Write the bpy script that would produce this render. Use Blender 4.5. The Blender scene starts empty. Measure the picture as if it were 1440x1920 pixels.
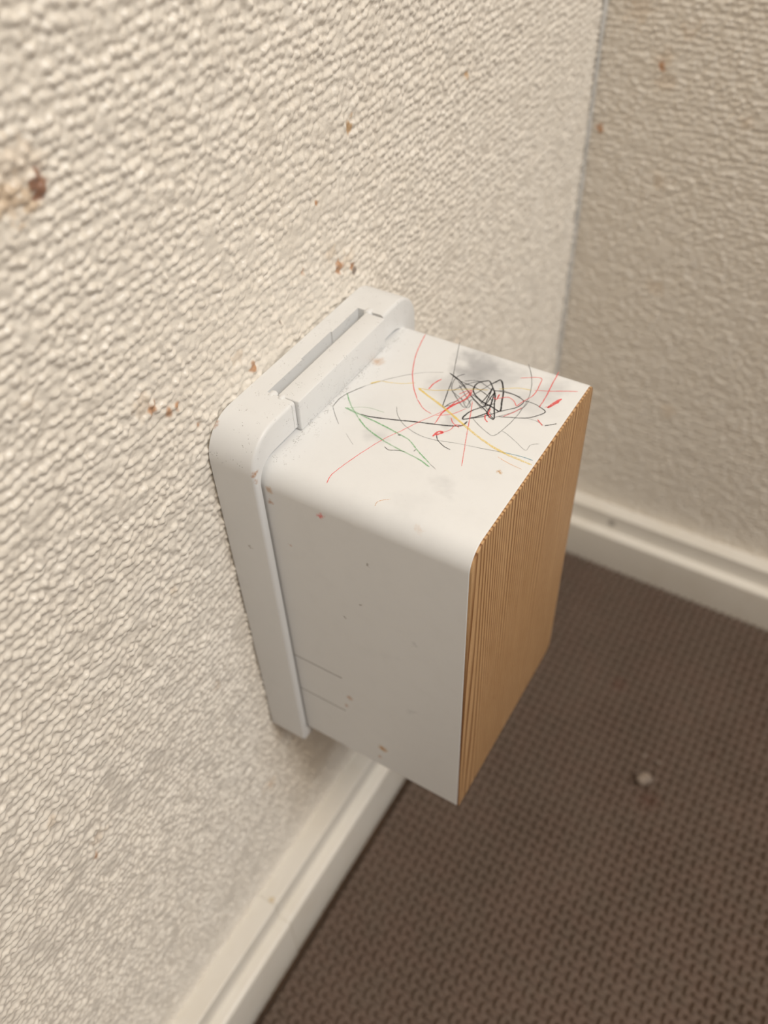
import bpy, bmesh, math, random
import numpy as np
from mathutils import Matrix, Vector

S = bpy.context.scene
COL = S.collection
Z0 = 0.301            # height of the device's top above the bare floor

# ------------------------------------------------------------------ camera
cam = bpy.data.cameras.new('camera')
cam_ob = bpy.data.objects.new('camera', cam)
COL.objects.link(cam_ob)
S.camera = cam_ob
Rc = ((0.8557514, 0.5162193, -0.0347445), (0.3511474, -0.6288012, -0.6937612), (-0.3799803, 0.5814867, -0.7193665))
M = Matrix.Identity(4)
for i in range(3):
    M[i][0] = Rc[0][i]; M[i][1] = -Rc[1][i]; M[i][2] = -Rc[2][i]
M[0][3], M[1][3], M[2][3] = 0.14167, -0.13075, 0.16523 + Z0
cam_ob.matrix_world = M
cam.sensor_fit = 'VERTICAL'
cam.sensor_height = 36.0
cam.lens = 36.0 * 1648.5 / 1920.0
cam.clip_start = 0.01
cam.dof.use_dof = True
cam.dof.focus_distance = 0.235
cam.dof.aperture_fstop = 10.0

# ------------------------------------------------------------------ light
vs = S.view_settings
vs.view_transform = 'Standard'; vs.look = 'None'; vs.gamma = 1.0; vs.exposure = 0.0
vs.use_curve_mapping = False
w = bpy.data.worlds.new('room_ambient'); S.world = w; w.use_nodes = True
bg = w.node_tree.nodes['Background']
bg.inputs[0].default_value = (1.0, 0.95, 0.88, 1); bg.inputs[1].default_value = 0.17

def area(name, loc, target, size, size_y, power, color):
    l = bpy.data.lights.new(name, 'AREA'); l.shape = 'RECTANGLE'
    l.size = size; l.size_y = size_y; l.energy = power; l.color = color
    o = bpy.data.objects.new(name, l); COL.objects.link(o)
    o.location = loc
    o.rotation_euler = (Vector(target) - Vector(loc)).to_track_quat('-Z', 'Y').to_euler()
    return o
area('unseen_warm_light', (0.75, -0.30, 1.50), (0.0, 0.1, 0.2), 0.5, 0.5, 8.8, (1.0, 0.85, 0.66))  # unseen warm light, set low and near to brighten the far wall
area('window_daylight', (1.6, 0.05, 2.1), (0.0, 0.0, 0.25), 0.9, 0.8, 26.5, (0.89, 0.95, 1.0))

# ------------------------------------------------------------------ materials
class NT:
    def __init__(s, name):
        s.m = bpy.data.materials.new(name); s.m.use_nodes = True
        s.t = s.m.node_tree; s.b = s.t.nodes['Principled BSDF']
    def n(s, kind, **kw):
        nd = s.t.nodes.new(kind)
        for k, v in kw.items(): setattr(nd, k, v)
        return nd
    def l(s, a, b): s.t.links.new(a, b)
    def put(s, sock, v):
        if hasattr(v, 'is_output'): s.l(v, sock)
        else: sock.default_value = v
    def math(s, op, a, b=0.0, clamp=False):
        nd = s.n('ShaderNodeMath', operation=op, use_clamp=clamp)
        s.put(nd.inputs[0], a); s.put(nd.inputs[1], b)
        return nd.outputs[0]
    def coords(s):
        return s.n('ShaderNodeTexCoord').outputs['Object']
    def noise(s, vec, scale, detail=2.0, rough=0.5, dist=0.0):
        nd = s.n('ShaderNodeTexNoise'); s.l(vec, nd.inputs['Vector'])
        nd.inputs['Scale'].default_value = scale; nd.inputs['Detail'].default_value = detail
        nd.inputs['Roughness'].default_value = rough; nd.inputs['Distortion'].default_value = dist
        return nd.outputs['Fac']
    def mapping(s, vec, scale, loc=(0, 0, 0), rot=(0, 0, 0)):
        nd = s.n('ShaderNodeMapping'); s.l(vec, nd.inputs['Vector'])
        nd.inputs['Scale'].default_value = scale; nd.inputs['Location'].default_value = loc
        nd.inputs['Rotation'].default_value = rot
        return nd.outputs[0]
    def ramp(s, f, stops):
        nd = s.n('ShaderNodeValToRGB'); s.l(f, nd.inputs[0])
        el = nd.color_ramp.elements
        while len(el) < len(stops): el.new(0.5)
        for e, (p, c) in zip(el, stops):
            e.position = p; e.color = c if len(c) == 4 else (*c, 1)
        return nd.outputs[0]
    def rng(s, f, a, b, c=0.0, d=1.0, smooth=True):
        nd = s.n('ShaderNodeMapRange'); nd.interpolation_type = 'SMOOTHSTEP' if smooth else 'LINEAR'
        s.put(nd.inputs[0], f); nd.inputs[1].default_value = a; nd.inputs[2].default_value = b
        nd.inputs[3].default_value = c; nd.inputs[4].default_value = d
        return nd.outputs[0]
    def mix(s, f, a, b):
        nd = s.n('ShaderNodeMix', data_type='RGBA')
        s.put(nd.inputs[0], f); s.put(nd.inputs[6], a if hasattr(a, 'is_output') else (*a, 1))
        s.put(nd.inputs[7], b if hasattr(b, 'is_output') else (*b, 1))
        return nd.outputs[2]
    def bump(s, h, strength=0.3, dist=0.001):
        nd = s.n('ShaderNodeBump'); s.l(h, nd.inputs['Height'])
        nd.inputs['Strength'].default_value = strength; nd.inputs['Distance'].default_value = dist
        s.l(nd.outputs[0], s.b.inputs['Normal'])
    def out(s, color=None, rough=0.5, spec=0.5, alpha=None):
        if color is not None: s.put(s.b.inputs['Base Color'], color if hasattr(color, 'is_output') else (*color, 1))
        s.put(s.b.inputs['Roughness'], rough); s.b.inputs['Specular IOR Level'].default_value = spec
        if alpha is not None: s.put(s.b.inputs['Alpha'], alpha)
        return s.m
    def spots(s, vec, pts, base):
        """stains: each (x, y, z, radius, colour, opacity) a ragged blot in object space (metres)"""
        nz = s.n('ShaderNodeTexNoise'); s.l(vec, nz.inputs['Vector']); nz.inputs['Scale'].default_value = 700; nz.inputs['Detail'].default_value = 3
        off = s.n('ShaderNodeVectorMath', operation='MULTIPLY_ADD'); s.l(nz.outputs['Color'], off.inputs[0])
        off.inputs[1].default_value = (0.003,) * 3; 
        sub = s.n('ShaderNodeVectorMath', operation='SUBTRACT'); s.l(vec, sub.inputs[0]); sub.inputs[1].default_value = (0.0015,) * 3
        s.l(sub.outputs[0], off.inputs[2])
        col = base
        for (x, y, z, r, c, a) in pts:
            v = off.outputs[0] if r < 0.004 else vec
            d = s.n('ShaderNodeVectorMath', operation='DISTANCE'); s.l(v, d.inputs[0]); d.inputs[1].default_value = (x, y, z)
            col = s.mix(s.rng(d.outputs['Value'], 0.0, r, a, 0.0), col, c)
        return col

STAIN = {'d': (0.24, 0.075, 0.02), 'o': (0.50, 0.24, 0.03), 'b': (0.46, 0.19, 0.05), 'k': (0.10, 0.05, 0.03), 'l': (0.62, 0.40, 0.20), 'm': (0.58, 0.36, 0.16)}
STAIN_A = {'d': 0.85, 'o': 0.7, 'b': 0.8, 'k': 0.75, 'l': 0.20, 'm': 0.5}

def wallpaper():
    """embossed vinyl wallpaper; the stains come with the mesh as an attribute of dirt"""
    t = NT('embossed_wallpaper'); v = t.coords()
    a = t.n('ShaderNodeAttribute', attribute_name='stain')
    base = t.mix(t.noise(v, 60, 3), (0.82, 0.755, 0.665), (0.86, 0.81, 0.74))
    col = t.mix(a.outputs['Alpha'], base, a.outputs['Color'])
    t.bump(t.noise(v, 1800, 2), 0.35, 0.0003)
    return t.out(col, 0.36, 0.6)

def white_plastic():
    t = NT('matte_white_plastic'); v = t.coords()
    base = (0.79, 0.795, 0.80)
    col = t.mix(t.rng(t.noise(v, 120, 4, 0.6), 0.45, 0.8, 0.0, 0.06), base, (0.45, 0.43, 0.42))
    # graphite smudges rubbed into the top, near the scribbles
    sm = [(47.0, 67.3, 0, 10, .48), (45.1, 75.0, 0, 7, .42), (52, 70, 0, 11, .32), (44, 58, 0, 9, .22), (58, 72, 0, 9, .2), (37.5, 27.6, 0, 6, .22), (63.2, 20.3, 0, 5, .16), (53.1, 43.8, 0, 5, .28), (49, 50, 0, 9, .10),
          (68.7, 62.8, 0, 11, .22), (72, 72, 0, 7, .24), (52, 60, 0, 16, .16), (30, 38, 0, 12, .05), (60, 8, 0, 9, .07), (64.8, 0, -49.4, 2.5, .18), (63.3, 0, -87.1, 3.5, .22), (55, 0, -62, 5, .05)]
    wob = t.n('ShaderNodeTexNoise'); t.l(v, wob.inputs['Vector']); wob.inputs['Scale'].default_value = 170
    off = t.n('ShaderNodeVectorMath', operation='MULTIPLY_ADD'); t.l(wob.outputs['Color'], off.inputs[0]); off.inputs[1].default_value = (.012,) * 3
    sb = t.n('ShaderNodeVectorMath', operation='SUBTRACT'); t.l(v, sb.inputs[0]); sb.inputs[1].default_value = (.006,) * 3; t.l(sb.outputs[0], off.inputs[2])
    for x, y, z, r, a in sm:
        d = t.n('ShaderNodeVectorMath', operation='DISTANCE'); t.l(off.outputs[0], d.inputs[0]); d.inputs[1].default_value = (x / 1000, y / 1000, z / 1000)
        col = t.mix(t.rng(d.outputs['Value'], 0, r / 1000, a, 0), col, (0.16, 0.16, 0.18))
    # brown blots on the side and top
    bl = [(17.6, 0, -11.8, 1.3, 'b', .5), (18.2, 0, -7.1, 1.8, 'l', .5), (35.4, 0, -8.8, 1.5, 'r', .9), (38.0, 0, -98.6, 1.7, 'b', .5), (36.4, 0, -105.0, 1.2, 'b', .4),
          (50.6, 0, -122.6, 2.4, 'o', .75), (49.0, 0, -130.0, 1.3, 'b', .5), (22.7, 0, -27.6, .9, 'b', .5), (50.0, 0, -21.1, .8, 'k', .4), (46.3, 0, -41.5, .8, 'k', .5),
          (39.8, 0, -51.4, .7, 'k', .5), (64.5, 1.9, 0, 2.4, 'l', .5), (19, 58, 0, 2.5, 'l', .45), (74, 31, 0, 1.0, 'o', .6),
          (0.4, 2, 9, 1.6, 'b', .5), (9, -3, -33, 1.0, 'k', .4), (16, -2, 0, 1.4, 'b', .6), (15.5, -2, -3, 1.2, 'b', .4)]
    C = dict(STAIN); C['r'] = (0.75, 0.03, 0.02); C['l'] = (.55, .33, .18)
    col = t.spots(v, [(x / 1000, y / 1000, z / 1000, r / 900, C[c], min(1, a * 1.5)) for x, y, z, r, c, a in bl], col)
    # dust specks caught on the upward faces, thickest along the joint with the wall frame
    sep = t.n('ShaderNodeSeparateXYZ'); t.l(v, sep.inputs[0])
    vo = t.n('ShaderNodeTexVoronoi'); t.l(t.mapping(v, (1, 1.4, 1), (0, 0, 0), (.3, .2, .6)), vo.inputs['Vector']); vo.inputs['Scale'].default_value = 1300
    speck = t.rng(vo.outputs['Distance'], 0.10, 0.30, 1, 0)
    dens = t.rng(t.noise(v, 260, 3, 0.7), 0.52, 0.66)
    up = t.rng(sep.outputs[2], -0.0012, -0.0002)
    nearj = t.rng(sep.outputs[0], 0.0185, 0.026, 1.0, 0.10)
    f = t.math('MULTIPLY', t.math('MULTIPLY', speck, dens), t.math('MULTIPLY', up, nearj))
    col = t.mix(t.math('MULTIPLY', f, 0.75), col, (0.13, 0.11, 0.10))
    # crumbs of grime packed into the joint under the clip bar
    v2 = t.n('ShaderNodeTexVoronoi'); t.l(v, v2.inputs['Vector']); v2.inputs['Scale'].default_value = 1900
    grime = t.math('MULTIPLY', t.rng(v2.outputs['Distance'], 0.15, 0.42, 1, 0), t.rng(t.noise(v, 420, 2), 0.44, 0.56))
    band = t.math('MULTIPLY', t.rng(sep.outputs[0], 0.0174, 0.0200, 1, 0), t.math('MULTIPLY', t.rng(sep.outputs[2], -0.001, -0.0002), t.rng(sep.outputs[2], 0.0008, 0.0030, 1, 0)))
    band = t.math('MULTIPLY', band, t.rng(sep.outputs[0], 0.0168, 0.0172))
    col = t.mix(t.math('MULTIPLY', t.math('MULTIPLY', grime, band), 0.8), col, (0.16, 0.14, 0.12))
    t.bump(t.noise(v, 2500, 2), 0.06, 0.0002)
    return t.out(col, 0.42, 0.42)

def crayon(name, c, strength):
    t = NT(name); v = t.coords()
    grain = t.noise(v, 2600, 3, 0.6)
    fade = t.noise(v, 90, 1)
    al = t.math('MULTIPLY', t.rng(grain, 0.34, 0.54, 0.45, 1.0), t.rng(fade, 0.25, 0.55, 0.6, 1.0))
    return t.out(c, 0.6, 0.3, t.math('MULTIPLY', al, strength, True))

def wood():
    t = NT('straight_grained_pine'); v = t.coords()
    sep = t.n('ShaderNodeSeparateXYZ'); t.l(v, sep.inputs[0])
    y, z = sep.outputs[1], sep.outputs[2]
    lowv = t.mapping(v, (1, 1, 0.12))
    wide = t.noise(t.mapping(v, (0, 1, 0.05)), 40, 1)
    warp = t.noise(t.mapping(v, (0, 1, 0.06)), 60, 2)
    ph = t.math('ADD', t.math('MULTIPLY', y, 540), t.math('ADD', t.math('MULTIPLY', wide, 8.5), t.math('MULTIPLY', warp, 1.6)))
    ph = t.math('ADD', ph, t.math('MULTIPLY', z, 3))
    fr = t.math('FRACT', ph)
    late = t.math('MULTIPLY', t.rng(fr, 0.38, 0.90), t.rng(fr, 0.93, 1.0, 1, 0))
    fib = t.noise(t.mapping(v, (1, 1, 0.035)), 2200, 3, 0.6)
    lineamp = t.rng(t.noise(t.mapping(v, (0, 1, 0.08)), 260, 1), 0.3, 0.55, 0.75, 1.0)
    base = t.mix(t.noise(t.mapping(v, (1, 1, 0.15)), 70, 3), (0.52, 0.315, 0.15), (0.62, 0.395, 0.21))
    base = t.mix(t.rng(fib, 0.35, 0.7, 0, 0.45), base, (0.38, 0.20, 0.08))
    flecks = t.rng(t.noise(t.mapping(v, (1, 1, 0.22)), 1500, 2, 0.7), 0.60, 0.70)
    base = t.mix(t.math('MULTIPLY', flecks, 0.5), base, (0.36, 0.18, 0.07))
    col = t.mix(t.math('MULTIPLY', t.math('MULTIPLY', late, lineamp), 0.95), base, (0.19, 0.075, 0.022))
    t.bump(t.math('ADD', t.math('MULTIPLY', late, -0.6), fib), 0.35, 0.0002)
    return t.out(col, 0.5, 0.35)

def painted_trim():
    t = NT('cream_baseboard'); v = t.coords()
    col = t.mix(t.rng(t.noise(v, 40, 4, 0.6), 0.4, 0.75, 0, 0.35), (0.79, 0.745, 0.675), (0.70, 0.63, 0.53))
    col = t.spots(v, [(0.0535, 0.274, -0.2565 + 0, 0.004, (0.12, 0.10, 0.09), 0.75), (0.006, -0.034, -0.2492, 0.002, (0.55, 0.36, 0.10), 0.6)], col)
    t.bump(t.noise(v, 500, 2), 0.05, 0.0005)
    return t.out(col, 0.38, 0.5)

def foam():
    t = NT('heathered_brown_foam'); v = t.coords()
    base = t.mix(t.rng(t.noise(v, 70, 3, 0.6), 0.38, 0.62), (0.128, 0.090, 0.067), (0.137, 0.091, 0.068))
    base = t.mix(t.rng(t.noise(v, 1500, 2), 0.4, 0.7, 0, 0.5), base, (0.20, 0.15, 0.12))
    base = t.spots(v, [(0.1385, 0.1235, -0.2909, 0.010, (0.10, 0.040, 0.025), 0.6), (0.098, 0.185, -0.2909, 0.008, (0.12, 0.04, 0.025), 0.4), (0.160, 0.166, -0.2909, 0.006, (0.08, 0.03, 0.02), 0.4)], base)
    t.bump(t.noise(v, 2500, 2), 0.3, 0.0003)
    return t.out(base, 0.7, 0.35)

def plain(name, c, rough=0.6, scale=300, var=0.1):
    t = NT(name); v = t.coords()
    return t.out(t.mix(t.rng(t.noise(v, scale, 3), 0.3, 0.7), c, tuple(min(1, k * (1 + var)) for k in c)), rough, 0.4)

MAT_WALL = wallpaper(); MAT_WHITE = white_plastic(); MAT_WOOD = wood(); MAT_TRIM = painted_trim(); MAT_FOAM = foam()
MAT_SEAM_SHADE = plain('seam_shade', (0.13, 0.105, 0.09), 0.8)  # dark colour standing in for the shade inside the narrow side seams
MAT_FLOOR = plain('laminate_floor', (0.09, 0.055, 0.035), 0.5, 30, 0.4)
MAT_CAULK = plain('grey_white_caulk', (0.62, 0.61, 0.59), 0.5, 200, 0.15)
MAT_CRUMB = plain('dried_foam_scrap', (0.16, 0.125, 0.10), 0.5, 500, 1.1)

# ------------------------------------------------------------------ object helpers
def link(name, me, mats, parent=None, loc=(0, 0, Z0)):
    o = bpy.data.objects.new(name, me); COL.objects.link(o)
    for m in (mats if isinstance(mats, (list, tuple)) else [mats]): me.materials.append(m)
    o.location = loc
    if parent is not None:
        o.parent = parent; o.location = Vector(loc) - parent.location
    return o

def smooth(me, angle=35):
    me.shade_smooth()
    me.set_sharp_from_angle(angle=math.radians(angle))

def mesh_from(name, verts, faces):
    me = bpy.data.meshes.new(name); me.from_pydata(verts, [], faces)
    bm = bmesh.new(); bm.from_mesh(me); bmesh.ops.recalc_face_normals(bm, faces=bm.faces); bm.to_mesh(me); bm.free()
    me.update(); return me

def rrect(y0, y1, z0, z1, r, inset=0.0, seg=12):
    """rounded rectangle outline; r = radii (top left, top right, bottom right, bottom left)"""
    y0 += inset; y1 -= inset; z0 += inset; z1 -= inset
    out = []
    for (cy, sy, cz, sz, rad, a0) in ((y0, 1, z1, -1, r[0], 180), (y1, -1, z1, -1, r[1], 90), (y1, -1, z0, 1, r[2], 0), (y0, 1, z0, 1, r[3], -90)):
        rad = max(rad - inset, 0.0002)
        for k in range(seg + 1):
            a = math.radians(a0 - 90 * k / seg)
            out.append((cy + sy * rad + rad * math.cos(a), cz + sz * rad + rad * math.sin(a)))
    return out

def loft(loops):
    """loops: list of (x, outline); closed ends"""
    n = len(loops[0][1]); v = []; f = []
    for x, o in loops: v += [(x, a, b) for a, b in o]
    for i in range(len(loops) - 1):
        for k in range(n):
            k2 = (k + 1) % n
            f.append((i * n + k, i * n + k2, (i + 1) * n + k2, (i + 1) * n + k))
    f.append(tuple(range(n))[::-1]); f.append(tuple(range((len(loops) - 1) * n, len(loops) * n)))
    return v, f

def fillet_loops(x0, x1, rad, dims, r, back=0.0003, seg=6):
    L = [(x0, rrect(*dims, r, inset=back)), (x0 + back, rrect(*dims, r))]
    for k in range(seg + 1):
        a = math.pi / 2 * k / seg
        L.append((x1 - rad + rad * math.sin(a), rrect(*dims, r, inset=rad * (1 - math.cos(a)))))
    return L

def box_bm(bm, lo, hi, bev=0.0, seg=3):
    vs_ = [bm.verts.new((x, y, z)) for x in (lo[0], hi[0]) for y in (lo[1], hi[1]) for z in (lo[2], hi[2])]
    fs = [bm.faces.new([vs_[i] for i in q]) for q in ((0, 1, 3, 2), (4, 6, 7, 5), (0, 4, 5, 1), (2, 3, 7, 6), (0, 2, 6, 4), (1, 5, 7, 3))]
    if bev:
        es = list({e for f in fs for e in f.edges})
        bmesh.ops.bevel(bm, geom=es, offset=bev, segments=seg, profile=0.5, affect='EDGES')

def box_me(name, lo, hi, bev=0.0):
    bm = bmesh.new(); box_bm(bm, lo, hi, bev); bmesh.ops.recalc_face_normals(bm, faces=bm.faces)
    me = bpy.data.meshes.new(name); bm.to_mesh(me); bm.free(); return me

def boolean(me, cutters, op='DIFFERENCE'):
    a = bpy.data.objects.new('tmp_a', me); COL.objects.link(a); cs = []
    for c in cutters:
        b = bpy.data.objects.new('tmp_b', c); COL.objects.link(b); cs.append(b)
        md = a.modifiers.new('b', 'BOOLEAN'); md.operation = op; md.object = b; md.solver = 'EXACT'
    dg = bpy.context.evaluated_depsgraph_get(); dg.update()
    res = bpy.data.meshes.new_from_object(a.evaluated_get(dg))
    for o in [a] + cs: bpy.data.objects.remove(o)
    return res

def value_noise(u, v, seed):
    rs = np.random.RandomState(seed); g = rs.rand(256, 256)
    iu = np.floor(u).astype(int); iv = np.floor(v).astype(int)
    fu = u - iu; fv = v - iv
    fu = fu * fu * (3 - 2 * fu); fv = fv * fv * (3 - 2 * fv)
    a = g[iu % 256, iv % 256]; b = g[(iu + 1) % 256, iv % 256]; c = g[iu % 256, (iv + 1) % 256]; d = g[(iu + 1) % 256, (iv + 1) % 256]
    return (a * (1 - fu) + b * fu) * (1 - fv) + (c * (1 - fu) + d * fu) * fv

def axis_coords(lo, f0, f1, hi, fine, coarse):
    a = np.arange(f0, f1 + fine * .5, fine)
    left = np.arange(f0 - coarse, lo, -coarse)[::-1] if lo < f0 - coarse else np.array([])
    right = np.arange(a[-1] + coarse, hi, coarse) if hi > a[-1] + coarse else np.array([])
    return np.concatenate([[lo] if lo < f0 else [], left, a, right, [hi] if hi > a[-1] else []])

def height_sheet(name, U, V, H, place, thickness, stain=None):
    """closed slab: a displaced front over a flat back; place(u, v, h) gives the point"""
    nu, nv = len(U), len(V)
    uu, vv = np.meshgrid(U, V, indexing='ij')
    front = place(uu.ravel(), vv.ravel(), H.ravel())
    idx = np.arange(nu * nv).reshape(nu, nv)
    q = np.stack([idx[:-1, :-1], idx[1:, :-1], idx[1:, 1:], idx[:-1, 1:]], -1).reshape(-1, 4)
    ring = np.concatenate([idx[:, 0], idx[-1, 1:], idx[::-1, -1][1:], idx[0, ::-1][1:-1]])
    back = place(uu.ravel()[ring], vv.ravel()[ring], np.full(len(ring), -thickness))
    nb = len(front); k = len(ring); r2 = nb + np.arange(k)
    side = np.stack([ring, r2, np.roll(r2, -1), np.roll(ring, -1)], -1)
    verts = np.concatenate([front, back]).astype(np.float32)
    me = bpy.data.meshes.new(name)
    me.vertices.add(len(verts)); me.vertices.foreach_set('co', verts.ravel())
    quads = np.concatenate([q, side]); nq = len(quads)
    me.loops.add(nq * 4 + k); me.polygons.add(nq + 1)
    me.loops.foreach_set('vertex_index', np.concatenate([quads.ravel(), r2]).astype(np.int32))
    me.polygons.foreach_set('loop_start', np.concatenate([np.arange(nq) * 4, [nq * 4]]).astype(np.int32))
    me.update(calc_edges=True); me.validate()
    a, b, c = (Vector(verts[i]) for i in q[0][:3])
    me.shade_smooth()
    if stain is not None:
        ca = me.color_attributes.new('stain', 'FLOAT_COLOR', 'POINT')
        full = np.zeros((len(verts), 4), np.float32); full[:nb] = stain.reshape(-1, 4)
        ca.data.foreach_set('color', full.ravel())
    return me

FINE, MFINE, WSC, BOXW, BOXTR, FRY1 = 0.00034, 0.00038, 0.70, 0.0803, 0.0035, 0.0870

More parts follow.
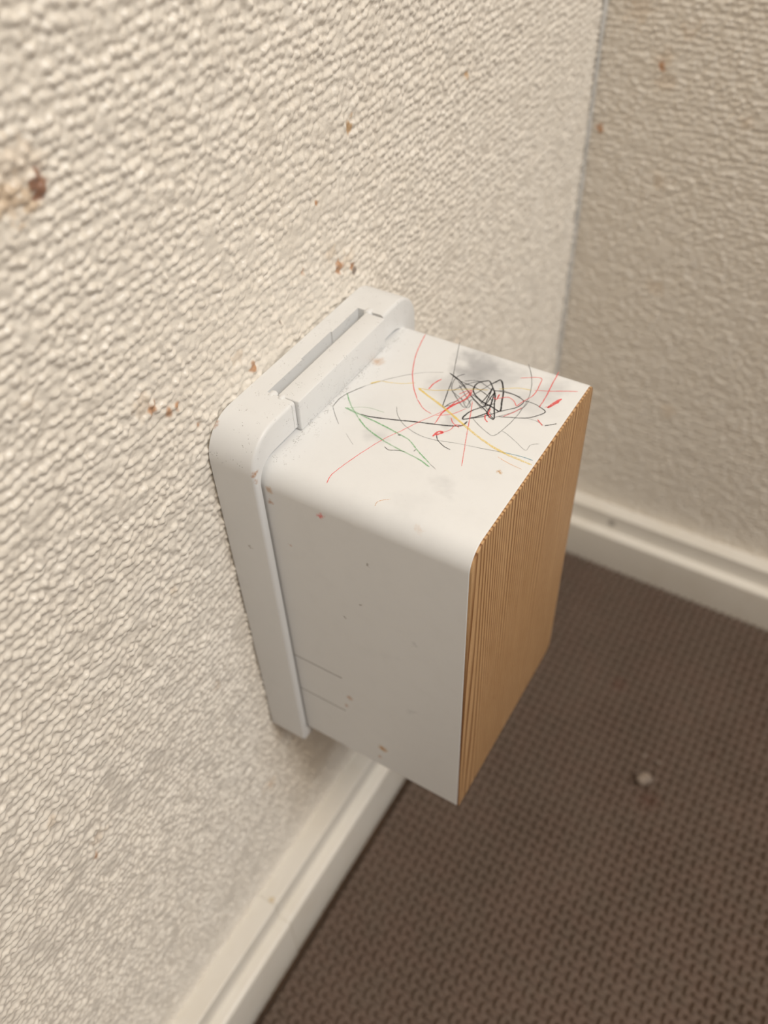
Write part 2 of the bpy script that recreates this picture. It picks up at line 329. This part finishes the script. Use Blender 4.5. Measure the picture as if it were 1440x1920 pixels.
STROKES = [  # (crayon, width in mm, points on the top face in mm)
    ('black', 0.55, [(27.72, 33.55), (30.98, 33.96), (36.81, 35.8), (43.58, 38.26), (50.42, 40.47), (54.77, 42.24), (56.35, 43.62), (56.63, 45.63)]),
    ('grey', 0.3, [(18.7, 32.57), (21.71, 29.41), (24.72, 26.67)]),
    ('grey', 0.18, [(28.68, 24.35), (31.32, 22.39), (33.11, 21.19)]),
    ('black', 0.28, [(18.7, 32.57), (18.46, 36.8), (19.57, 40.73), (22.17, 45.86)]),
    ('grey', 0.3, [(22.17, 45.86), (26.06, 51.41), (30.41, 56.31), (34.76, 60.07), (39.7, 62.75)]),
    ('grey', 0.38, [(36.65, 79.04), (38.63, 73.89), (40.56, 68.88), (42.67, 63.54), (43.9, 60.18)]),
    ('black', 0.36, [(43.9, 60.18), (45.16, 55.23), (47.38, 47.93), (48.41, 50.43), (49.86, 52.84)]),
    ('black', 0.6, [(53.82, 65.8), (52.15, 64.32), (51.08, 62.37), (51.61, 59.3), (53.73, 57.14), (56.48, 55.7), (60.28, 54.76), (62.83, 54.25), (61.39, 58.59), (59.66, 63.13), (56.85, 67.56), (55.75, 66.05), (55.11, 64.57)]),
    ('black', 0.5, [(53.82, 65.8), (56.03, 63.38), (58.39, 60.23), (60.28, 55.83), (62.86, 50.18), (60.06, 51.47), (59.34, 55.32), (57.32, 62.41)]),
    ('black', 0.55, [(60.27, 52.11), (57.99, 48.76), (54.99, 45.87), (55.21, 49.66), (57.54, 53.59), (59.79, 56.42)]),
    ('black', 0.36, [(54.99, 45.87), (59.54, 49.61), (63.09, 54.39), (66.08, 57.72), (67.11, 60.42), (66.69, 62.03), (63.57, 63.05), (60.3, 62.92), (56.68, 62.06)]),
    ('black', 0.38, [(66.69, 62.03), (69.9, 62.16), (72.49, 61.44), (74.51, 60.22), (73.23, 57.63), (70.61, 54.95), (66.35, 53.03), (63.66, 51.87)]),
    ('grey', 0.45, [(45.79, 65.23), (44.32, 62.7), (44.63, 59.21), (46.0, 56.24), (47.98, 55.1), (52.62, 52.73)]),
    ('grey', 0.36, [(60.51, 79.07), (63.69, 74.36), (66.17, 68.9), (67.74, 62.6), (68.09, 54.82), (67.36, 48.24), (66.05, 43.69), (63.58, 44.14), (60.15, 45.81), (57.17, 47.79)]),
    ('grey', 0.24, [(67.18, 46.62), (69.01, 46.12), (72.32, 44.47), (76.42, 42.35), (76.77, 44.96), (78.75, 46.74)]),
    ('grey', 0.24, [(70.53, 55.11), (73.66, 55.27), (76.53, 54.5)]),
    ('black', 0.4, [(76.82, 54.55), (77.98, 55.49), (79.54, 56.96)]),
    ('black', 0.28, [(51.79, 36.15), (53.09, 34.37), (55.83, 32.93), (58.11, 32.53)]),
    ('black', 0.26, [(41.28, 24.71), (43.09, 24.15), (45.18, 25.11), (47.47, 25.7)]),
    ('black', 0.3, [(49.48, 27.0), (49.65, 27.97)]),
    ('black', 0.5, [(42.0, 30.96), (42.89, 31.05)]),
    ('grey', 0.3, [(35.29, 41.64), (37.79, 38.22), (41.91, 35.28), (47.48, 33.77), (52.58, 34.09), (58.22, 35.72), (65.75, 37.24), (71.93, 38.72)]),
    ('blue', 0.45, [(70.8, 38.48), (75.94, 39.4), (80.01, 39.58)]),
    ('black', 0.42, [(41.34, 63.4), (45.06, 61.95), (48.8, 59.45), (52.89, 56.13), (58.61, 52.79), (62.86, 50.18)]),
    ('black', 0.34, [(41.54, 63.28), (46.07, 61.36), (50.45, 60.91), (55.2, 59.59), (59.03, 57.3)]),
    ('grey', 0.6, [(46.49, 55.96), (47.45, 58.71), (49.68, 62.41), (53.82, 65.8)]),
    ('grey', 0.6, [(46.73, 59.44), (49.88, 56.69), (53.89, 52.88), (53.49, 51.05), (49.98, 54.55)]),
    ('grey', 0.5, [(47.38, 47.93), (50.83, 52.28), (53.08, 58.43), (55.16, 65.16)]),
    ('black', 0.4, [(56.38, 54.56), (56.48, 59.74), (56.25, 62.94), (57.87, 54.52), (57.59, 60.89)]),
    ('grey', 0.6, [(46.0, 56.24), (52.97, 50.77), (53.33, 55.28), (58.09, 52.5)]),
    ('grey', 0.5, [(45.53, 61.06), (50.5, 58.14), (55.87, 55.58), (61.91, 51.43)]),
    ('grey', 0.5, [(47.15, 61.95), (50.94, 64.0), (56.68, 62.06), (60.09, 63.36), (65.56, 63.04)]),
    ('grey', 0.4, [(62.32, 50.61), (65.64, 54.52), (68.08, 59.03), (68.26, 62.88)]),
    ('red', 0.4, [(24.84, 77.79), (26.4, 71.01), (28.37, 64.69), (31.39, 58.01), (35.17, 52.03), (39.03, 47.48)]),
    ('red', 0.32, [(39.03, 47.48), (42.71, 44.62), (46.03, 43.57)]),
    ('red', 0.3, [(35.05, 4.78), (34.6, 7.46), (34.8, 9.69), (35.93, 15.2), (37.72, 21.97), (39.59, 27.74), (42.01, 32.79), (44.62, 38.83), (47.2, 43.9), (49.61, 49.46), (51.22, 54.13), (52.23, 57.42)]),
    ('red', 0.36, [(53.77, 54.43), (55.92, 49.2), (57.8, 44.01), (60.67, 36.58), (64.01, 28.1)]),
    ('red', 0.9, [(51.07, 35.05), (51.47, 37.58), (52.76, 37.99), (51.53, 36.01)]),
    ('red', 0.3, [(52.76, 37.99), (54.04, 39.9), (54.52, 42.72), (56.52, 43.3)]),
    ('red', 0.6, [(39.59, 53.31), (39.7, 56.53), (40.71, 59.59)]),
    ('red', 0.5, [(70.37, 79.72), (71.1, 72.7), (71.86, 66.48), (72.12, 61.24)]),
    ('red', 0.36, [(67.58, 67.99), (71.75, 69.71), (75.97, 72.01), (79.1, 73.49)]),
    ('red', 0.38, [(61.35, 71.37), (66.74, 74.3), (67.9, 70.96), (68.32, 65.64), (66.89, 61.6), (66.06, 58.46)]),
    ('red', 0.36, [(73.52, 62.0), (75.4, 64.31), (76.36, 68.06)]),
    ('red', 0.9, [(76.36, 68.06), (75.17, 65.58), (74.37, 62.26), (76.18, 66.67)]),
    ('red', 0.5, [(73.98, 55.97), (74.93, 55.25), (76.35, 54.19)]),
    ('red', 0.55, [(59.9, 50.86), (60.57, 49.13), (61.92, 48.12)]),
    ('red', 0.45, [(59.96, 54.06), (60.37, 51.64), (61.4, 51.15), (61.29, 50.05)]),
    ('red', 0.4, [(58.45, 59.16), (59.66, 58.73), (59.4, 61.33), (59.71, 59.31), (62.14, 61.18), (64.53, 60.31), (66.06, 58.46)]),
    ('red', 0.8, [(48.62, 46.26), (49.39, 49.88), (51.44, 53.7), (51.57, 58.72)]),
    ('red', 0.6, [(48.24, 44.47), (49.3, 48.76), (50.6, 52.71)]),
    ('red', 0.4, [(48.92, 40.16), (48.62, 46.26), (49.94, 53.98), (51.35, 59.16)]),
    ('red', 0.4, [(48.78, 55.54), (49.97, 57.85), (51.35, 59.16)]),
    ('red', 0.36, [(51.75, 44.82), (53.33, 43.09), (55.91, 41.95)]),
    ('red', 0.3, [(64.69, 52.43), (66.47, 55.5), (67.82, 58.89)]),
    ('red', 0.3, [(47.42, 43.5), (51.23, 46.42), (53.71, 50.64)]),
    ('yellow', 0.8, [(36.65, 52.28), (40.75, 50.61), (46.01, 48.57), (51.36, 46.18), (57.49, 43.33), (64.14, 40.46), (70.01, 38.81), (75.31, 38.11), (80.47, 37.77)]),
    ('yellow', 0.3, [(36.65, 52.28), (40.63, 53.32), (44.93, 55.66), (50.05, 59.01), (55.62, 61.48)]),
    ('yellow', 0.7, [(22.73, 47.31), (24.84, 49.82)]),
    ('yellow', 0.3, [(24.84, 49.82), (30.37, 51.46), (34.61, 53.99)]),
    ('yellow', 0.3, [(58.07, 63.37), (62.65, 66.43), (66.78, 67.56)]),
    ('orange', 0.4, [(70.94, 36.26), (74.8, 35.29), (78.98, 34.82)]),
    ('orange', 0.3, [(50.76, 3.99), (51.04, 5.61), (53.55, 7.71)]),
    ('green', 0.9, [(22.15, 33.92), (27.87, 33.31)]),
    ('green', 0.7, [(27.1, 33.42), (35.35, 32.5), (42.17, 31.36)]),
    ('green', 0.5, [(42.17, 31.36), (46.03, 30.48), (50.17, 27.86), (55.79, 24.77)]),
    ('green', 0.6, [(28.09, 31.85), (32.58, 29.14), (39.45, 26.86), (46.18, 25.66), (51.83, 24.94), (56.46, 23.55)]),
    ('green', 0.5, [(19.03, 39.88), (23.23, 35.59), (28.09, 31.85)]),
    ('grey', 0.25, [(55.79, 24.77), (58.53, 23.49)]),
    ('green', 0.25, [(22.78, 34.05), (27.71, 36.96), (33.68, 37.55)]),
]

# ------------------------------------------------------------------ the room
PV = 0.00275          # pitch of the embossed yarn rows
def wallpaper_height(U, V, seed):
    uu, vv = np.meshgrid(U, V, indexing='ij')
    rs = np.random.RandomState(seed)
    wob = (value_noise(uu / .006 + 40, vv / .004 + 40, seed + 1) - .5) * .0009 + (value_noise(uu / .025 + 9, vv / .02 + 77, seed + 2) - .5) * .0016
    s = (vv + wob) / PV + 4000
    row = np.floor(s).astype(int); t = s - row
    prof = np.sqrt(np.clip(1 - (2 * t - 1) ** 2, 0, 1))
    # knots: tilted oval beads on a loose lattice, one lattice row per yarn
    PU = .0023
    q = (uu + (value_noise(uu / .009, vv / .006 + 5, seed + 5) - .5) * .0018) / PU + 4000
    rr = np.random.RandomState(seed + 30).rand(7, 512, 512)
    H = prof * .13
    qi = np.floor(q).astype(int); fv = s - row
    for dj in (-1, 0, 1):
        rj = row + dj
        rowshift = np.modf(rj * .618034 * 1.0)[0]
        for di in (-1, 0, 1):
            ci = np.floor(q - rowshift).astype(int) + di
            ii = ci % 512; jj = rj % 512
            cu = ci + rowshift + .5 + (rr[0][ii, jj] - .5) * .55
            cv = rj + .5 + (rr[1][ii, jj] - .5) * .55
            x = (q - cu) * PU * 1000; y = (s - cv) * PV * 1000
            an = .12 + (rr[2][ii, jj] - .5) * .8
            ca, sa = np.cos(an), np.sin(an)
            la = .9 + rr[3][ii, jj] * .65; lb = .85 + rr[4][ii, jj] * .45
            d2 = ((x * ca + y * sa) / la) ** 2 + ((-x * sa + y * ca) / lb) ** 2
            H = np.maximum(H, (.45 + .6 * rr[5][ii, jj]) * np.sqrt(np.clip(1 - d2, 0, 1)))
    # finer grain riding on the knots
    P2 = .00135
    a2 = uu / P2 + 4000 + .5 * (np.floor(vv / P2).astype(int) % 2); b2 = vv / P2 + 4000
    fine = np.zeros_like(H); ra = np.random.RandomState(seed + 60).rand(3, 512, 512)
    for dj in (-1, 0, 1):
        for di in (-1, 0, 1):
            ci = np.floor(a2).astype(int) + di; cj = np.floor(b2).astype(int) + dj
            x = a2 - ci - .5 - (ra[0][ci % 512, cj % 512] - .5) * .8; y = b2 - cj - .5 - (ra[1][ci % 512, cj % 512] - .5) * .8
            fine = np.maximum(fine, (.4 + .6 * ra[2][ci % 512, cj % 512]) * np.sqrt(np.clip(1 - (x * x + y * y) / .36, 0, 1)))
    H = H * .86 + fine * .22
    # patches where the relief was pressed flat
    m = value_noise(uu / .007 + 3, vv / .005 + 8, seed + 6)
    m = np.clip((m - .74) / .12, 0, 1)
    H = H * (1 - .65 * m) + .38 * m
    H += (value_noise(uu / .0009, vv / .0009, seed + 7) - .5) * .22 + (value_noise(uu / .003 + 4, vv / .003, seed + 8) - .5) * .45
    for _ in range(1):
        H[1:-1] = (H[:-2] + 2 * H[1:-1] + H[2:]) / 4
        H[:, 1:-1] = (H[:, :-2] + 2 * H[:, 1:-1] + H[:, 2:]) / 4
    return H * .00125 - .0009

def stain_map(U, V, pts, seed):
    uu, vv = np.meshgrid(U, V, indexing='ij')
    out = np.zeros(uu.shape + (4,), np.float32); out[..., :3] = (.5, .3, .15)
    n1 = value_noise(uu / .0011 + 11, vv / .0011 + 3, seed) - .5; n2 = value_noise(uu / .0035 + 1, vv / .0035 + 33, seed + 1) - .5
    for a, b, r, c in pts:
        r /= 1300.0
        d = np.hypot((uu - a / 1000) * (1.25 if c != 'l' else .9), vv - b / 1000) / r + (n1 * .9 + n2 * .9)
        al = np.clip(1 - d, 0, 1); al = np.clip(al * 1.6, 0, 1) * STAIN_A[c]
        new = al > out[..., 3]
        out[new, :3] = STAIN[c]; out[..., 3] = np.maximum(out[..., 3], al)
    return out

YF = 0.28299
WALL_STAINS = [(-28.2,89.9,3.8,'d'),(-33,94,11,'l'),(-37,91,8,'m'),(-31,88,5,'m'),(78.8,61.4,3.0,'o'),(80,64,2.0,'o'),(151.4,52.0,2.8,'o'),(-16.8,26.9,2.6,'b'),(-19.6,30.3,4.5,'l'),(-11.9,23.0,2.2,'b'),(-9,22.5,1.8,'b'),
    (76.3,17.0,2.0,'k'),(75,19,3.0,'b'),(72.8,22.2,4.5,'l'),(50.0,30.9,2.4,'b'),(64.7,29.1,3,'l'),(68.3,22.7,3,'b'),(59.5,47.1,2.0,'b'),(-85.2,-100.7,2.6,'b'),(-81.6,-94.3,4,'l'),(-12.4,-180.8,6,'l'),(-12,-181,2.5,'b'),
    (22.5,14.6,2.6,'b'),(17.2,21.6,3.5,'l'),(-2.9,11.3,1.6,'b'),(36.8,21.0,1.2,'k'),(-27.5,-33.5,2,'l'),(-47.5,50.5,3,'l'),(-23.1,-90.4,3,'l'),(-90.2,-66.9,3,'l'),(150.5,-55.9,3,'l')]
FAR_STAINS = [(29.6,17.7,3.2,'b'),(30,21,6,'l'),(33.3,11.5,6,'l'),(5.7,-13.6,3.5,'b'),(38.3,-33.0,6,'l'),(47.7,-88.8,7,'l'),(68.3,-163.0,6,'l'),(16.1,38.5,8,'l'),(71.3,.8,5,'l'),(40.5,33.3,7,'l')]
U = axis_coords(-1.6, -.165, YF, YF, FINE, .02); V = axis_coords(-Z0, -.262, .16, 2.1, FINE, .02)
H = wallpaper_height(U, V, 11)
H[U < -.16, :] = -.00015; H[:, (V > .155) | (V < -.26)] = -.00015
o = link('wall_left', height_sheet('wall_left', U, V, H, lambda u, v, h: np.stack([h, u, v], -1), .08, stain_map(U, V, WALL_STAINS, 5)), MAT_WALL)
o['kind'] = 'structure'
U = axis_coords(0, 0, .20, 2.2, FINE * 1.3, .02); V = axis_coords(-Z0, -.262, .085, 2.1, FINE * 1.3, .02)
H = wallpaper_height(U, V, 23)
H[U > .195, :] = -.00015; H[:, (V > .08) | (V < -.26)] = -.00015
o = link('wall_far', height_sheet('wall_far', U, V, H * .9, lambda u, v, h: np.stack([u, YF - h, v], -1), .08, stain_map(U, V, FAR_STAINS, 9)), MAT_WALL)
o['kind'] = 'structure'

o = link('floor', box_me('floor', (-.08, -1.6, -Z0 - .05), (2.2, YF + .08, -Z0)), MAT_FLOOR); o['kind'] = 'structure'

# baseboards: a stepped, softly rounded profile swept along each wall
T, B_, ZT, ZL = .00915, .0061, -.24918, -.26291
def arc(cx, cz, r, a0, a1, n=5):
    return [(cx + r * math.cos(math.radians(a0 + (a1 - a0) * k / n)), cz + r * math.sin(math.radians(a0 + (a1 - a0) * k / n))) for k in range(n + 1)]
def bb_profile(off=0.0):
    r = .0009
    p = [(-.002, -Z0), (-.002, ZT + off)] + arc(T + off - r, ZT + off - r, r, 90, 0)
    p += [(T + off, ZL + .0009 + off), (T + off + .0004, ZL + .0003 + off)]
    p += arc(T + B_ + off - .0022, ZL + off - .0022, .0022, 90, 0) + [(T + B_ + off, -Z0)]
    return p
def sweep(stations, fn):
    v = []; f = []; n = len(stations[0][1])
    for s_, pr in stations: v += [fn(s_, a, b) for a, b in pr]
    for i in range(len(stations) - 1):
        for k in range(n):
            f.append((i * n + k, i * n + (k + 1) % n, (i + 1) * n + (k + 1) % n, (i + 1) * n + k))
    f.append(tuple(range(n))); f.append(tuple(range((len(stations) - 1) * n, len(stations) * n)))
    return v, f
YJ = -.0355
v1, f1 = sweep([(-1.6, bb_profile(.0003)), (YJ - .0002, bb_profile(.0003)), (YJ, bb_profile(.0001)), (YJ + .0001, bb_profile(-.0004)), (YJ + .0004, bb_profile(-.0004)), (YJ + .0005, bb_profile(0)), (YF, bb_profile())], lambda s_, a, b: (a, s_, b))
me = mesh_from('baseboard_left', v1, f1); smooth(me, 40)
o = link('baseboard_left', me, MAT_TRIM); o['kind'] = 'structure'
v1, f1 = sweep([(T + B_ - .0001, bb_profile()), (2.2, bb_profile())], lambda s_, a, b: (s_, YF - a, b))
# mitred into the corner: start each profile point where the left board ends
n = len(bb_profile())
v1 = [(max(bb_profile()[i][0], 0), v1[i][1], v1[i][2]) if i < n else v1[i] for i in range(len(v1))]
me = mesh_from('baseboard_far', v1, f1); smooth(me, 40)
o = link('baseboard_far', me, MAT_TRIM); o['kind'] = 'structure'

# caulk run down the corner between the two walls
bm = bmesh.new(); rs = random.Random(4); prev = None
cv = []; cf = []; nz = 240
for i in range(nz + 1):
    z = ZT + (2.0 - ZT) * (i / nz) ** 1.8
    w_ = .0011 + rs.uniform(-.0002, .0002)
    cv += [(-.002, YF + .002, z), (w_ * 1.3, YF - .0001 - .0002, z), (w_ * .55, YF - w_ * .6, z), (.0001, YF - w_ * 1.4, z)]
for i in range(nz):
    for k in range(4):
        cf.append((i * 4 + k, i * 4 + (k + 1) % 4, i * 4 + 4 + (k + 1) % 4, i * 4 + 4 + k))
cf += [(0, 1, 2, 3), tuple(nz * 4 + k for k in range(4))]
me = mesh_from('trim_1', cv, cf); smooth(me, 60)
o = link('trim_1', me, MAT_CAULK); o['kind'] = 'structure'

# ------------------------------------------------------------------ foam mat with a woven relief
ZM = -.2909
CX, CY = .00495, .0055
def weave(U, V):
    uu, vv = np.meshgrid(U, V, indexing='ij')
    a = uu / CX; b = vv / CY
    i = np.floor(a).astype(int); j = np.floor(b).astype(int)
    fa = a - i - .5; fb = b - j - .5
    even = ((i + j) % 2) == 0
    # even cell: strand along v on top; it runs half a cell under its neighbours
    def strand(along, across, w=.245, L=.51):
        return np.clip(1 - np.abs(across / w) ** 2, 0, 1) ** .5 * np.clip(1 - np.abs(along / L) ** 2.6, 0, 1) ** .5
    top = np.where(even, strand(fb, fa), strand(fa, fb))
    best = top
    # neighbours' strands reach over the cell edge
    for di, dj in ((1, 0), (-1, 0), (0, 1), (0, -1)):
        ev = ((i + di + j + dj) % 2) == 0
        ga = fa - di; gb = fb - dj
        best = np.maximum(best, np.where(ev, strand(gb, ga), strand(ga, gb)))
    H = best * .0030 + (value_noise(uu / .002 + 5, vv / .002 + 5, 3) - .5) * .00014
    H *= .85 + .3 * value_noise(uu / .02 + 5, vv / .02 + 7, 8)
    return H - .0028
U = axis_coords(.0203, .0203, .262, .62, MFINE, .01); V = axis_coords(-.335, -.125, YF - T - B_ - .0003, YF - T - B_ - .0003, MFINE, .01)
H = weave(U, V); H[U > .258, :] = -.0004; H[:, V < -.12] = -.0004
edge = np.clip((U - .0203) / .0016, 0, 1)[:, None]; H = H - (1 - np.sqrt(1 - (1 - edge) ** 2)) * .0014
mat_ob = link('foam_play_mat', height_sheet('foam_play_mat', U, V, H, lambda u, v, h: np.stack([u, v, ZM + h], -1), .0099), MAT_FOAM)
mat_ob['label'] = 'dark brown foam floor mat with a basket weave surface'
mat_ob['category'] = 'mat'

# ------------------------------------------------------------------ scraps lying on the mat
def lump(name, c, size, seed, label):
    bm = bmesh.new(); bmesh.ops.create_icosphere(bm, subdivisions=4, radius=1)
    rs = np.random.RandomState(seed); dirs = rs.normal(size=(9, 3)); dirs /= np.linalg.norm(dirs, axis=1)[:, None]; am = rs.uniform(.05, .32, 9)
    for v in bm.verts:
        p = np.array(v.co); k = 1 + sum(a * (math.exp(-((1 - p @ d) * 5)) - .3) for a, d in zip(am, dirs))
        k += .05 * math.sin(p[0] * 9 + seed) * math.sin(p[1] * 8) * math.sin(p[2] * 7)
        v.co = Vector((p[0] * k * size[0] / 2, p[1] * k * size[1] / 2, max(p[2] * k, -.55) * size[2] / 2))
    lo = min(v.co.z for v in bm.verts)
    for v in bm.verts: v.co.z -= lo
    me = bpy.data.meshes.new(name); bm.to_mesh(me); bm.free(); smooth(me, 60)
    o = link(name, me, MAT_CRUMB, loc=(c[0], c[1], ZM + Z0 - .0003))
    o['label'] = label; o['category'] = 'crumb'; return o
lump('foam_scrap', (.1318, .1322), (.0120, .0108, .0085), 3, 'pale knobbly pea sized scrap, the big one lying on the brown mat')
lump('foam_scrap', (.1276, .1466), (.0040, .0026, .0018), 5, 'tiny flat crumb on the mat just above the big scrap, left of the other crumb')
lump('foam_scrap', (.1352, .1462), (.0046, .0030, .0020), 8, 'tiny flat crumb on the mat up and right of the big scrap')

# ------------------------------------------------------------------ the box on the wall
dev = bpy.data.objects.new('wall_mounted_box', None); COL.objects.link(dev)
dev.location = (0, .041, Z0 - .066)
dev['label'] = 'white box with wooden front and scribbled top, fixed to the left wall'
dev['category'] = 'box'

BW, BH, BD = BOXW, .13663, .08147
BR = (.0072, BOXTR, .005, .0012)
CRAY = {
    'black': crayon('black_crayon', (0.025, 0.022, 0.025), 1.0), 'grey': crayon('grey_pencil', (0.16, 0.16, 0.17), 0.62),
    'red': crayon('red_crayon', (0.92, 0.09, 0.09), 0.82), 'yellow': crayon('yellow_crayon', (0.95, 0.68, 0.10), 0.62),
    'green': crayon('green_crayon', (0.14, 0.50, 0.17), 0.62), 'blue': crayon('blue_crayon', (0.05, 0.30, 0.42), 0.75),
    'orange': crayon('orange_crayon', (0.90, 0.45, 0.18), 0.45)}
v1, f1 = loft(fillet_loops(.0045, BD - .0004, .0004, (0, BW, -BH, 0), BR))
me = mesh_from('housing', v1, f1)
cut = [box_me('c', (.016, -.001, z - .00017), (.0358, .0045, z + .00017)) for z in (-.0883, -.1091)]
me = boolean(me, cut)
smooth(me, 30)
# the drawn lines lie on the top face as thin wax ribbons of the same mesh
names = list(CRAY)
bm = bmesh.new(); bm.from_mesh(me)
for f in bm.faces:      # walls of the two moulded seams low on the side, shade painted in
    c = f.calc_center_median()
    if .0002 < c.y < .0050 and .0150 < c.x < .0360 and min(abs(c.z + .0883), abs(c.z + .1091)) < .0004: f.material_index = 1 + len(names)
def crom(P, n=7):
    P = [Vector(p) for p in P]; out = []
    Q = [P[0] * 2 - P[1]] + P + [P[-1] * 2 - P[-2]]
    for i in range(1, len(Q) - 2):
        for k in range(n):
            t = k / n; a, b, c, d = Q[i - 1], Q[i], Q[i + 1], Q[i + 2]
            out.append(.5 * ((2 * b) + (c - a) * t + (2 * a - 5 * b + 4 * c - d) * t * t + (3 * b - a - 3 * c + d) * t ** 3))
    out.append(P[-1]); return out
rs = random.Random(7)
for si, (c, wd, pts) in enumerate(STROKES):
    L = crom([(a / 1000, b / 1000) for a, b in pts])
    h = .00003 + si * .0000006
    prev = None
    for i, q in enumerate(L):
        tdir = (L[min(i + 1, len(L) - 1)] - L[max(i - 1, 0)])
        if tdir.length < 1e-9: continue
        tdir.normalize(); nrm = Vector((-tdir.y, tdir.x))
        ww = wd * WSC * {'yellow': 1.25, 'black': 1.2}.get(c, 1.0) / 2000 * rs.uniform(.8, 1.15) * (.35 if i in (0, len(L) - 1) else 1)
        q2 = q + nrm * rs.uniform(-.00004, .00004)
        zz = h
        if q2.y < BR[0]: zz = h - (BR[0] - math.sqrt(max(BR[0] ** 2 - (BR[0] - q2.y) ** 2, 0)))
        a = bm.verts.new((*(q2 + nrm * ww), zz)); b = bm.verts.new((*(q2 - nrm * ww), zz))
        if prev:
            f = bm.faces.new((prev[0], prev[1], b, a)); f.material_index = 1 + names.index(c)
            if f.normal.z < 0: f.normal_flip()
        prev = (a, b)
bm.to_mesh(me); bm.free()
housing = link('housing', me, [MAT_WHITE] + [CRAY[k] for k in names] + [MAT_SEAM_SHADE], dev)
housing['label'] = 'matte white box body covered in crayon scribbles on top'

v1, f1 = loft(fillet_loops(BD - .0009, BD + .00025, .0002, (.00022, BW - .00022, -BH + .00022, -.00022), tuple(max(r - .0002, .0006) for r in BR), back=.0001, seg=3))
me = mesh_from('front_panel', v1, f1); smooth(me, 30)
o = link('front_panel', me, MAT_WOOD, dev); o['label'] = 'honey coloured pine front panel with straight vertical grain'

# wall frame around the back of the box
FX = .0160; FY0, FY1, FZ0, FZ1 = -.0030, FRY1, -.1432, .0106
v1, f1 = loft(fillet_loops(.0002, FX, .0011, (FY0, FY1, FZ0, FZ1), (.0120, .0115, .0015, .0012), seg=6))
me = mesh_from('wall_frame', v1, f1)
o1, f2 = loft([(.0035, rrect(-.0007, BW + .0012, -BH - .0012, .0016, (.0078, .0100, .002, .0016))), (.03, rrect(-.0007, BW + .0012, -BH - .0012, .0016, (.0078, .0100, .002, .0016)))])
cut = [mesh_from('c', o1, f2), box_me('c', (.0066, .0186, .0022), (.03, .0668, .03)), box_me('c', (.0104, .0186, -.003), (.03, .0668, .03)),
       box_me('c', (.0156, .0172, .0), (.03, .01732, .0102)), box_me('c', (.0061, .0360, .0032), (.0075, .0520, .0142))]
me = boolean(me, cut); smooth(me, 28)
o = link('wall_frame', me, MAT_WHITE, dev); o['label'] = 'white rounded frame that holds the box against the wall'
# clip bar lying in the notch of the frame, free on its wall side
me = box_me('clip_bar', (.0101, .0189, .0002), (.0172, .0658, .0107), .0004); smooth(me, 40)
o = link('clip_bar', me, MAT_WHITE, dev)
def pin(y0, y1, x, z, r):
    bm = bmesh.new()
    bmesh.ops.create_uvsphere(bm, u_segments=20, v_segments=12, radius=r)
    for v in bm.verts:
        v.co = Vector((v.co.x + x, v.co.y * .9 + ((y1 - r) if v.co.y > 0 else (y0 + r)), v.co.z + z))
    me = bpy.data.meshes.new('hinge_knuckle'); bm.to_mesh(me); bm.free(); me.shade_smooth()
    link('hinge_knuckle', me, MAT_WHITE, dev)
pin(.0168, .0208, .0082, .0095, .0014); pin(.0172, .0202, .0116, .0100, .0011)
pin(.0652, .0692, .0104, .0096, .0016)
